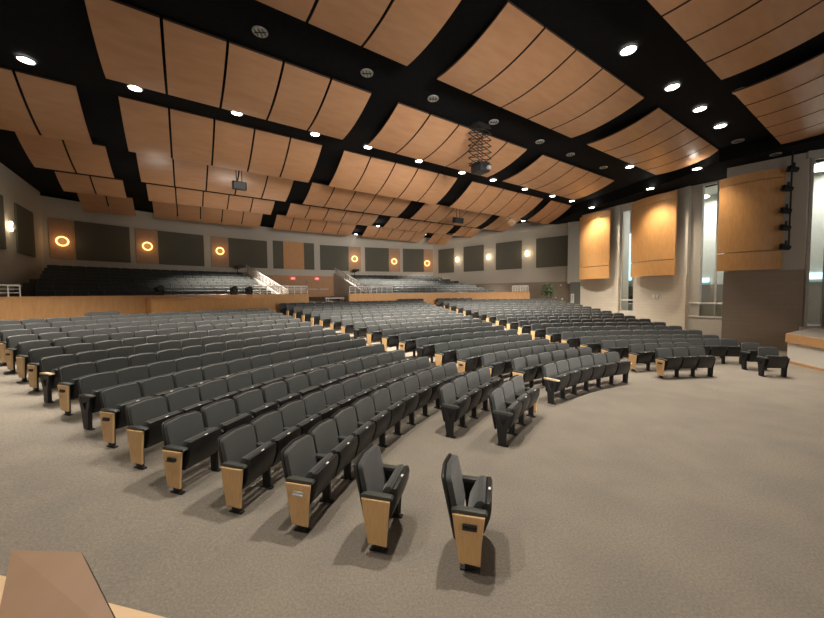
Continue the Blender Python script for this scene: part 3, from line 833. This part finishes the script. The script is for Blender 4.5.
# lobby behind the glass
bm = bmesh.new()
def face(ps): bm.faces.new([bm.verts.new(q) for q in ps])
lp = [(17.6, 27.5), (18.4, 22.5), (19.6, 18.8), (20.6, 15.4), (22.8, 12.6)]
for (x0, y0), (x1, y1) in zip(lp[:-1], lp[1:]):
    face([(x0, y0, .3), (x1, y1, .3), (x1, y1, 9), (x0, y0, 9)])
struct(mesh_obj('wall_lobby', bm, M['corridor']))
bm = bmesh.new(); il = [(14.9, 26.8), (15.1, 22.8), (16.0, 19.2), (17.2, 16.6), (18.0, 13.2)]
for k in range(4): face([(*il[k], .9), (*il[k + 1], .9), (*lp[k + 1], .9), (*lp[k], .9)])
struct(mesh_obj('floor_lobby', bm, M['corridor_floor']))
bm = bmesh.new()
for k in range(4): face([(*il[k], 8.6), (*il[k + 1], 8.6), (*lp[k + 1], 8.6), (*lp[k], 8.6)])
struct(mesh_obj('ceiling_lobby', bm, M['corridor']))
bm = bmesh.new()
for k in range(4):
    a, b = Vector((*lp[k], 0)), Vector((*lp[k + 1], 0)); n = outward(a, b) * -.05
    face([(a.x + n.x, a.y + n.y, .9), (b.x + n.x, b.y + n.y, .9), (b.x + n.x, b.y + n.y, 3.0), (a.x + n.x, a.y + n.y, 3.0)])
struct(mesh_obj('trim_4', bm, M['stage_top']))
def lobby_pane(name, k_px, z0, z1, width, label, m=M['daylight']):
    k = (k_px - 412) / CAM_F
    for (x0, y0), (x1, y1) in zip(lp[:-1], lp[1:]):
        dx, dy = x1 - x0, y1 - y0; t_ = (k * y0 - x0) / (dx - k * dy)
        if -.001 <= t_ <= 1.001:
            c = Vector((x0 + dx * t_, y0 + dy * t_, 0)); d = Vector((dx, dy, 0)).normalized(); n = -outward((x0, y0), (x1, y1)); break
    else: return
    bm = bmesh.new(); box(bm, (0, 0, (z1 - z0) / 2), (width, .08, z1 - z0), bev=.01, seg=1)
    o = mesh_obj(name, bm, m); o.location = (c.x + n.x * .1, c.y + n.y * .1, z0); o.rotation_euler = (0, 0, atan2(d.y, d.x))
    tag(o, label, 'window pane'); return o
slit = lobby_pane('window_4', 628.5, 3.5, 7.2, .62, '')
struct(slit); del slit['category']
lobby_pane('light_band', 628, 3.05, 3.35, 2.3, 'level pale cyan light band seen through the far glass opening')
lobby_pane('light_band', 704, 3.15, 3.4, .6, 'short pale cyan light band seen through the middle glass opening')
lobby_pane('light_band', 818, 3.15, 3.45, 2.6, 'pale cyan light band seen through the glass beside the stage')
# things in the lobby behind the far opening
for k_, (x, y, rz_) in enumerate([(16.0, 24.2, .3), (16.5, 24.0, 1.0)]):
    t = thing('lobby_chair', ['dark upholstered lobby chair behind the far glass opening, farther left', 'dark upholstered lobby chair behind the far glass opening, farther right'][k_], 'chair', (x, y, .9), rz_, 'lobby chairs')
    bm = bmesh.new(); box(bm, (0, 0, .5), (.6, .6, .14), bev=.04); mesh_obj('seat', bm, M['shell'], t)
    bm = bmesh.new(); box(bm, (0, .27, 1.0), (.6, .1, .9), bev=.04); mesh_obj('backrest', bm, M['shell'], t)
    for sx in (-.25, .25):
        for sy in (-.25, .25):
            bm = bmesh.new(); tube(bm, (sx, sy, 0), (sx, sy, .46), .025, 6); mesh_obj('leg', bm, M['steel'], t)
t = thing('lobby_counter', 'grey counter box below the dark chairs behind the far glass opening', 'counter', (15.35, 22.6, .9), radians(-65))
bm = bmesh.new(); box(bm, (0, 0, .42), (1.9, .4, .84), bev=.02); mesh_obj('body', bm, M['corridor'], t)
bm = bmesh.new(); box(bm, (0, 0, .87), (2.0, .5, .06), bev=.01); mesh_obj('counter_top', bm, M['white'], t)
t = thing('speaker_cabinet', 'large black cabinet behind the stage glass', 'speaker', (17.2, 13.35, 1.05), radians(-27))
bm = bmesh.new(); box(bm, (0, -.35, .58), (1.1, .5, 1.15), bev=.02); mesh_obj('cabinet', bm, M['fixture'], t)
bm = bmesh.new(); box(bm, (0, -.61, .58), (1.0, .03, 1.05), bev=.01); mesh_obj('grille', bm, M['shell'], t)

# small wall fittings
for i, (px, z, lb) in enumerate([(561, 3.15, 'small white round fitting highest on the tan wall beside the tree'), (556, 2.1, 'small white round fitting left and low on the tan wall beside the tree'), (562.5, 2.0, 'small white round fitting right and low on the tan wall beside the tree')]):
    s0 = on_wall_px(px) * Lw; c = Vector((rw0[0], rw0[1], 0)) + dirw * s0 + nin * .085; c.z = z
    bm = bmesh.new(); tube(bm, nin * -.03, nin * .05, .09, 14, .06)
    o = mesh_obj('wall_fitting', bm, M['white']); o.location = c; tag(o, lb, 'wall fitting')
n2 = outward(*cols[1][:2])
t = thing('wall_switch_plate', 'pair of white plates on the pale block wall under the middle curved panel', 'switch', Vector((14.62, 20.2, 2.3)) - n2 * .075, atan2(-3.0, .9))
for dx in (-.12, .12):
    bm = bmesh.new(); box(bm, (dx, 0, 0), (.13, .03, .22), bev=.008, seg=1); mesh_obj('plate', bm, M['white'], t)

# potted tree
t = thing('potted_tree', 'leafy green potted tree against the tan right wall', 'plant', (10.9, 27.3, zf(26.3)))
bm = bmesh.new(); tube(bm, (0, 0, 0), (0, 0, .45), .2, 14, .28); mesh_obj('pot', bm, M['pot'], t)
bm = bmesh.new(); tube(bm, (0, 0, .4), (.05, 0, 1.1), .03, 6); tube(bm, (.05, 0, 1.0), (-.1, .05, 1.6), .02, 6); tube(bm, (.05, 0, 1.0), (.2, -.05, 1.6), .02, 6); mesh_obj('trunk', bm, M['bark'], t)
bm = bmesh.new()
for k in range(420):
    a, b, r_ = random.uniform(0, 2 * pi), random.gauss(0, .55), random.random() ** .4
    c = Vector((.04 + .5 * r_ * cos(a) * cos(b), .5 * r_ * sin(a) * cos(b), 1.42 + .58 * r_ * sin(b * 1.5)))
    d = Vector((random.gauss(0, 1), random.gauss(0, 1), random.gauss(-.4, .7))).normalized(); s_ = d.orthogonal().normalized() * .045; l_ = random.uniform(.1, .2)
    vs = [bm.verts.new(c), bm.verts.new(c + d * l_ * .5 + s_), bm.verts.new(c + d * l_), bm.verts.new(c + d * l_ * .5 - s_)]; bm.faces.new(vs)
mesh_obj('foliage', bm, M['leaf'], t)

# lighting boom on the near column
n3 = -outward(*cols[2][:2]); bx = Vector((16.0, 14.45, 0)) + n3 * .42
t = thing('lighting_boom', 'vertical black pipe of stage lights hanging before the nearest column', 'lighting boom', (bx.x, bx.y, 4.55), atan2(-1.8, 1.73))
bm = bmesh.new(); tube(bm, (0, 0, -.2), (0, 0, 3.75), .03, 8); mesh_obj('pipe', bm, M['fixture'], t)
for kz, dx in ((3.0, .03), (2.25, -.1), (1.35, -.12), (.65, -.12), (-.15, -.1)):
    bm = bmesh.new(); q = Vector((dx, -.08, kz)); tube(bm, q + Vector((-.13, -.1, .04)), q + Vector((.12, .05, -.03)), .14, 12, .10)
    box(bm, (dx + .02, -.04, kz + .18), (.08, .08, .2)); lmp = mesh_obj('lamp_head', bm, M['fixture'], t, True)
    bm = bmesh.new(); box(bm, (dx - .16, -.2, kz + .04), (.03, .22, .2), rot=None); mesh_obj('barn_door', bm, M['fixture'], lmp)

# ------------------------------------------------------------------ ceiling
bm = bmesh.new()
vs = [bm.verts.new((x, y, 8.92)) for x, y in ((-34, -6), (30, -6), (30, 44), (-34, 44))]; bm.faces.new(vs)
vs2 = [bm.verts.new((x, y, 9.12)) for x, y in ((-34, -6), (30, -6), (30, 44), (-34, 44))]; bm.faces.new(vs2)
struct(mesh_obj('ceiling', bm, M['black']))
rows_c = [(5.0, 8.87, 7.6, 8.45), (9.5, 8.86, 11.98, 8.53), (14.0, 8.80, 16.33, 8.28), (18.5, 8.85, 20.5, 7.86), (22.95, 8.68, 24.85, 7.96), (27.5, 8.58, 28.9, 8.0), (31.5, 8.62, 33.0, 7.80)]
cols_c = [('LL', -13.5, -10.95, 2), ('L', -10.05, -3.48, 5), ('M', -2.56, 4.05, 5), ('R', 5.08, 11.65, 5), ('RR', 12.45, 15.0, 2)]
CN = {'LL': 'leftmost', 'L': 'second from the left', 'M': 'middle', 'R': 'second from the right', 'RR': 'rightmost'}
use = {0: ['M', 'R'], 1: ['L', 'M', 'R'], 2: ['L', 'M', 'R'], 3: ['LL', 'L', 'M', 'R', 'RR'], 4: ['LL', 'L', 'M', 'R', 'RR'], 5: ['LL', 'L', 'M', 'R', 'RR'], 6: ['LL', 'L', 'M', 'R', 'RR']}
RN = ['row nearest the stage', 'second row from the stage', 'third row from the stage', 'fourth row from the stage', 'fifth row from the stage', 'sixth row from the stage', 'last row at the back']
SAG = [.14, .14, .13, .12, .08, .06, .06]
for ri, (u0, z0, u1, z1) in enumerate(rows_c):
    for nm, v0, v1, np_ in cols_c:
        if nm not in use[ri]: continue
        c = uvz((u0 + u1) / 2, (v0 + v1) / 2, 8.9)
        t = thing('ceiling_cloud', f'curved wood ceiling panel, {CN[nm]} in the {RN[ri]}', 'ceiling panel', c, atan2(VB[1], VB[0]), 'curved wood ceiling clouds')
        # local x = v, local y = u
        um, vm = (u0 + u1) / 2, (v0 + v1) / 2
        gap = .032
        wv = (v1 - v0) / np_
        for q in range(np_):
            a0 = v0 + q * wv + gap; a1 = v0 + (q + 1) * wv - gap
            bm = bmesh.new(); N = 14; secs = []
            for i in range(N + 1):
                s = i / N; z = lerp(z0, z1, s) - SAG[ri] * 4 * s * (1 - s) - 8.9; u = lerp(u0, u1, s) - um
                secs.append([bm.verts.new(p_) for p_ in ((a0 - vm, u, z), (a1 - vm, u, z), (a1 - vm, u, z + .05), (a0 - vm, u, z + .05))])
            for i in range(N):
                for k in range(4):
                    bm.faces.new((secs[i][k], secs[i][(k + 1) % 4], secs[i + 1][(k + 1) % 4], secs[i + 1][k]))
            bm.faces.new(secs[0]); bm.faces.new(secs[-1][::-1])
            bm.faces.ensure_lookup_table()
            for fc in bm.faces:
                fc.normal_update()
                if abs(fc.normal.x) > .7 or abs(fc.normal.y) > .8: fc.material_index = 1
            mesh_obj('panel', bm, [M['cloud'], M['cloud_edge']], t, True)
        for sx in (.12, .88):
            bm = bmesh.new(); x = lerp(v0, v1, sx) - vm
            zz = lerp(z0, z1, .8) - SAG[ri] * .64 - 8.9
            tube(bm, (x, lerp(u0, u1, .8) - um, zz + .03), (x, lerp(u0, u1, .8) - um, .03), .012, 6); mesh_obj('hanger', bm, M['steel'], t)

# downlights: x, y, z of the fitting and whether lit
def downlight(x, y, z, lit, label, power=0, r=.17, col=(1, .90, .77), ang=125):
    t = thing('downlight', label, 'ceiling light', (x, y, z), 0, 'recessed downlights')
    bm = bmesh.new(); torus(bm, (0, 0, -.02), r + .015, .022, (0, 0, 1), 24, 6); mesh_obj('trim_ring', bm, M['trimring'], t, True)
    bm = bmesh.new(); disc(bm, (0, 0, -.015), r, .03, 24); mesh_obj('lens', bm, M['litlens'] if lit else M['dimlens'], t)
    if not lit:
        bm = bmesh.new()
        for k in range(-1, 2): box(bm, (k * .09, 0, -.038), (.018, .28 if k == 0 else .22, .016)); 
        box(bm, (0, 0, -.038), (.28, .018, .016)); mesh_obj('louvre', bm, M['fixture'], t)
    if power:
        ld = bpy.data.lights.new('downlight_beam', 'SPOT'); ld.energy = power; ld.spot_size = radians(ang); ld.spot_blend = .75; ld.shadow_soft_size = .14; ld.color = col
        lo_ = bpy.data.objects.new('downlight_beam', ld); COL.objects.link(lo_); lo_.parent = t; lo_.location = (0, 0, -.10)
DZ = 8.9
downlight(1.0, 5.95, DZ, 1, 'bright round downlight on the wide black strip above the nearest lone seat', 1300, .21, ang=92)
downlight(-1.35, 4.35, DZ, 1, 'bright round downlight on the wide black strip above the near stage edge', 800, .21, ang=100)
downlight(-3.7, 2.85, DZ, 1, 'unseen downlight added on the wide black strip left of the near stage edge', 500, .21, ang=100)  # extra lamp put in to brighten the seat end panels
FRONT = [(5.67, 9.07, 1), (8.05, 10.68, 1), (9.98, 11.95, 1), (11.8, 13.17, 1), (13.73, 14.48, 0)]
for i, (x, y, on) in enumerate(FRONT):
    downlight(x, y, DZ, on, ('bright' if on else 'unlit') + f' round downlight, {ORD[i + 1]} from the front along the wide black strip nearest the stage', [1200, 1350, 1100, 550, 0][i], .175, ang=[88, 84, 70, 66, 60][i])
downlight(15.2, 14.35, 8.29, 0, 'unlit round downlight close above the curved panel nearest the stage', 0, .15)
MID = [(-3.56, 8.35), (-1.22, 9.89), (.74, 11.18), (3.06, 12.71), (5.39, 14.38), (7.3, 15.73), (9.74, 17.38)]
for i, (x, y) in enumerate(MID):
    downlight(x, y, DZ, 0, f'unlit louvred round downlight, {ORD[i + 1]} from the left along the middle black strip', 0, .145)
BACK = [(-10.15, 9.24), (-8.29, 10.49), (-5.97, 11.94), (-3.73, 13.53), (-1.82, 14.74), (.39, 16.33), (2.67, 17.92), (4.58, 19.14), (6.93, 20.84), (9.24, 22.39), (11.1, 23.65)]
PW = [2600, 1700, 1100, 1500, 2600, 3400, 4000, 3800, 3200, 2000, 600]
for i, (x, y) in enumerate(BACK):
    downlight(x, y, DZ, 1, f'small bright round downlight, {ORD[i + 1]} from the left along the rear black strip', PW[i], .16, ang=100)
for x, y, lb, pw in ((13.26, 15.93, 'bright downlight in the soffit just before the nearest curved panel', 260), (13.2, 18.92, 'bright downlight in the soffit lighting the middle curved panel', 620), (12.15, 23.0, 'bright downlight in the soffit lighting the farthest curved panel', 560)):
    downlight(x, y, 8.29, 1, lb, pw, .17, (1, .82, .58), 120)
downlight(11.01, 17.3, DZ, 1, 'bright downlight in the black ceiling left of the middle curved panel', 250, .17)
downlight(10.35, 10.9, DZ, 0, 'dim grey fitting between the bright front lights', 0, .15)
for x, y, lb, pw in ((-2.95, 30.21, 'tiny bright lamp in a dark gap between rear ceiling panels, left of two', 6500), (-5.57, 34.29, 'tiny bright lamp in the dark gap nearest the back wall', 110), (1.35, 34.9, 'tiny bright lamp high over the right raised seats', 3000), (5.8, 29.9, 'lamp added to brighten the right end of the raised seats', 4500), (-11.46, 23.37, 'tiny lamp over the right end of the left raised seats', 5500), (.16, 31.2, 'unseen lamp added above the middle of the right raised seats', 5500), (9.36, 28.59, 'tiny bright lamp near the corner over the right wall lamps', 200)):  # lamps at right bank's middle and right end are added to brighten it
    downlight(x, y, 8.6, 1, lb, pw, .16, ang=96 if x < -8 else 76)
    bm = bmesh.new()
# projector on its scissor lift
pj = Vector((2.62, 13.05, 0))
t = thing('projector_lift', 'black projector hanging from a scissor lift under the ceiling', 'projector', (pj.x, pj.y, 8.9), radians(33))
bm = bmesh.new(); H0, H1, n_ = -.05, -1.42, 6
for sy in (-.2, .2):
    for k in range(n_):
        za, zb = lerp(H0, H1, k / n_), lerp(H0, H1, (k + 1) / n_)
        tube(bm, (-.40, sy, za), (.40, sy, zb), .017, 5); tube(bm, (.40, sy, za), (-.40, sy, zb), .017, 5)
        for sx in (-.24, .24): pass
for k in range(n_ + 1):
    z = lerp(H0, H1, k / n_)
    for sx in (-.40, .40): tube(bm, (sx, -.2, z), (sx, .2, z), .014, 5)
mesh_obj('scissor_frame', bm, M['fixture'], t)
bm = bmesh.new(); box(bm, (0, 0, -.02), (.6, .5, .06)); mesh_obj('top_plate', bm, M['fixture'], t)
bm = bmesh.new(); box(bm, (0, 0, -1.45), (.62, .52, .05)); box(bm, (.2, 0, -1.40), (.25, .4, .1)); mesh_obj('platform', bm, M['fixture'], t)
bm = bmesh.new(); box(bm, (-.02, -.05, -1.62), (.50, .56, .28), bev=.05, seg=2); pb = mesh_obj('projector_body', bm, M['fixture'], t, True)
bm = bmesh.new(); tube(bm, (.1, -.33, -1.62), (.1, -.42, -1.62), .08, 14); mesh_obj('lens', bm, M['trimring'], pb)

def hung_speaker(x, y, z, w, label):
    t = thing('hanging_speaker', label, 'speaker', (x, y, z), radians(33))
    bm = bmesh.new(); box(bm, (0, 0, 0), (w, .4, .36), rot=Matrix.Rotation(radians(12), 3, 'X'), bev=.03, seg=2); mesh_obj('cabinet', bm, M['fixture'], t)
    bm = bmesh.new(); box(bm, (0, -.19, -.03), (w * .9, .04, .30), rot=Matrix.Rotation(radians(12), 3, 'X'), bev=.01, seg=1); mesh_obj('grille', bm, M['shell'], t)
    bm = bmesh.new(); tube(bm, (-w * .2, 0, .15), (-w * .2, 0, 8.9 - z), .018, 6); tube(bm, (w * .2, 0, .15), (w * .2, 0, 8.9 - z), .018, 6); mesh_obj('bracket', bm, M['steel'], t)
hung_speaker(-7.7, 15.4, 7.5, .56, 'small black speaker hanging under the left wood ceiling panels')
hung_speaker(3.1, 22.6, 7.4, .66, 'small black speaker hanging under the middle wood ceiling panels')

# ------------------------------------------------------------------ stage
SZ = 1.05
top = [(-12, 4.05), (-2.38, 1.86), (-1.21, 1.59), (.5, 1.25), (3.6, 1.0), (7.5, 2.6), (10.6, 5.4), (12.72, 8.9), (13.12, 10.7), (13.5, 12.15)]
back = [(16.2, 13.75), (19.5, 12.6), (19.5, -6), (-12, -6)]
st = thing('stage', 'stage with wooden lip and white riser wrapping the near edge of the floor', 'stage', (4, -1, 0))
org = st.location.copy()
bm = bmesh.new()
pts = [Vector((x, y, SZ - .004)) - org for x, y in top + back]
v0 = [bm.verts.new(q) for q in pts]; bm.faces.new(v0)
mesh_obj('stage_floor', bm, M['stage_top'], st)
def strip_mesh(line, z0, z1, off0, off1):
    bm = bmesh.new(); P = [Vector((x, y, 0)) for x, y in line]; nr = []
    for i in range(len(P)):
        d = (P[min(i + 1, len(P) - 1)] - P[max(i - 1, 0)]).normalized(); nr.append(Vector((-d.y, d.x, 0)))
    secs = []
    for q, n in zip(P, nr):
        a, b = q + n * off0, q + n * off1
        secs.append([bm.verts.new(Vector((w.x, w.y, z)) - org) for w, z in ((a, z0), (b, z0), (b, z1), (a, z1))])
    for A_, B_ in zip(secs[:-1], secs[1:]):
        for k in range(4): bm.faces.new((A_[k], A_[(k + 1) % 4], B_[(k + 1) % 4], B_[k]))
    bm.faces.new(secs[0]); bm.faces.new(secs[-1][::-1])
    return bm
line = top + [(16.6, 14.05)]
mesh_obj('nosing', strip_mesh(line[:5], SZ - .30, SZ, -.34, .0), M['stage_lip'], st)
mesh_obj('nosing', strip_mesh(line[4:-1] + [(16.2, 13.75)], SZ - .30, SZ, -.03, .0), M['stage_nose'], st)
mesh_obj('riser', strip_mesh(line[:-1] + [(16.2, 13.75)], 0, SZ - .30, -.2, -.06), M['stage_face'], st)
mesh_obj('base_strip', strip_mesh(line[:-1] + [(16.2, 13.75)], 0, .09, -.2, -.04), M['stage_nose'], st)

# lectern at the lower left
t = thing('lectern', 'small brown wood lectern with tapered slanted top on the near stage edge', 'lectern', (-1.08, .88, SZ), 0)
top4 = [(-1.357, 1.10, 1.786), (-1.124, 1.10, 1.777), (-.745, .84, 1.715), (-1.109, .84, 1.718)]
bm = bmesh.new(); lv = [Vector(q) - t.location for q in top4]
prism(bm, lv, (0.0, 0, -.02)); mesh_obj('top_board', bm, M['lectern'], t)
bm = bmesh.new(); e0, e1 = lv[1], lv[2]; n_ = Vector((.012, .004, 0))
prism(bm, [e0 + Vector((0, 0, .001)), e1 + Vector((0, 0, .001)), e1 + n_ + Vector((0, 0, -.03)), e0 + n_ + Vector((0, 0, -.03))], (.0, .0, -.02)); mesh_obj('shaded_edge_band', bm, M['lectern_edge_shade'], t)  # dark strip standing for the shadowed side of the top board
bm = bmesh.new(); prism(bm, [Vector((-.14, -.1, 0)), Vector((.14, -.1, 0)), Vector((.10, .14, 0)), Vector((-.12, .14, 0))], (0, 0, .6)); mesh_obj('body', bm, M['lectern'], t)
bm = bmesh.new(); box(bm, (0, 0, .03), (.42, .4, .06), bev=.01); mesh_obj('base', bm, M['lectern'], t)

# ------------------------------------------------------------------ lights
for c, pw, col, r in lights_todo:
    ld = bpy.data.lights.new('sconce_glow', 'POINT'); ld.energy = pw; ld.color = col; ld.shadow_soft_size = r
    o = bpy.data.objects.new('sconce_glow', ld); COL.objects.link(o); o.location = c
def area(name, loc, target, size, power, col=(1, .93, .84)):
    ld = bpy.data.lights.new(name, 'AREA'); ld.energy = power; ld.size = size; ld.color = col; ld.shape = 'DISK'
    o = bpy.data.objects.new(name, ld); COL.objects.link(o); o.location = loc
    o.rotation_euler = (Vector(target) - Vector(loc)).to_track_quat('-Z', 'Y').to_euler()
# unseen fill lamps, added behind the viewer to brighten the house and ceiling
def fill_spot(loc, target, power, ang):
    ld = bpy.data.lights.new('added_house_fill', 'SPOT'); ld.energy = power; ld.spot_size = radians(ang); ld.spot_blend = 1; ld.shadow_soft_size = 1.6; ld.color = (1, .93, .84)
    o = bpy.data.objects.new('added_house_fill', ld); COL.objects.link(o); o.location = loc
    o.rotation_euler = (Vector(target) - Vector(loc)).to_track_quat('-Z', 'Y').to_euler()
fill_spot((5, -3.5, 3.2), (0.5, 28, 6.2), 12000, 46)
fill_spot((5, -3.5, 3.2), (-7, 24, 7.2), 5000, 44)
area('added_house_fill', (8, -3.5, 4.5), (2, 20, 5.5), 4.0, 140)  # broad soft fill, added from the same side
area('lobby_lamp', (17.3, 21.0, 8.3), (17.0, 21.2, 1), 1.5, 220, (1, .97, .90))
area('lobby_lamp', (19.2, 15.8, 8.3), (19.0, 15.6, 1), 1.5, 180, (1, .97, .90))

w = bpy.data.worlds.new('world'); scene.world = w; w.use_nodes = True
w.node_tree.nodes['Background'].inputs['Color'].default_value = (1, .93, .86, 1)
w.node_tree.nodes['Background'].inputs['Strength'].default_value = .12

# ------------------------------------------------------------------ camera
cd = bpy.data.cameras.new('camera'); cam = bpy.data.objects.new('camera', cd); COL.objects.link(cam)
cd.sensor_fit = 'HORIZONTAL'; cd.sensor_width = 36; cd.lens = 36 * CAM_F / 824; cd.clip_start = .02; cd.clip_end = 200
pi_, ro = radians(CAM_PITCH), radians(CAM_ROLL)
fw = Vector((0, cos(pi_), -sin(pi_))); up = Vector((0, sin(pi_), cos(pi_))); rt = Vector((1, 0, 0))
r2 = rt * cos(ro) + up * sin(ro); u2 = up * cos(ro) - rt * sin(ro)
mt = Matrix((r2, u2, -fw)).transposed().to_4x4(); mt.translation = (0, 0, CAM_H)
cam.matrix_world = mt
scene.camera = cam
vs_ = scene.view_settings
vs_.view_transform = 'Standard'; vs_.look = 'None'; vs_.gamma = 1; vs_.use_curve_mapping = False; vs_.exposure = 0.45
scene.cycles.use_denoising = True
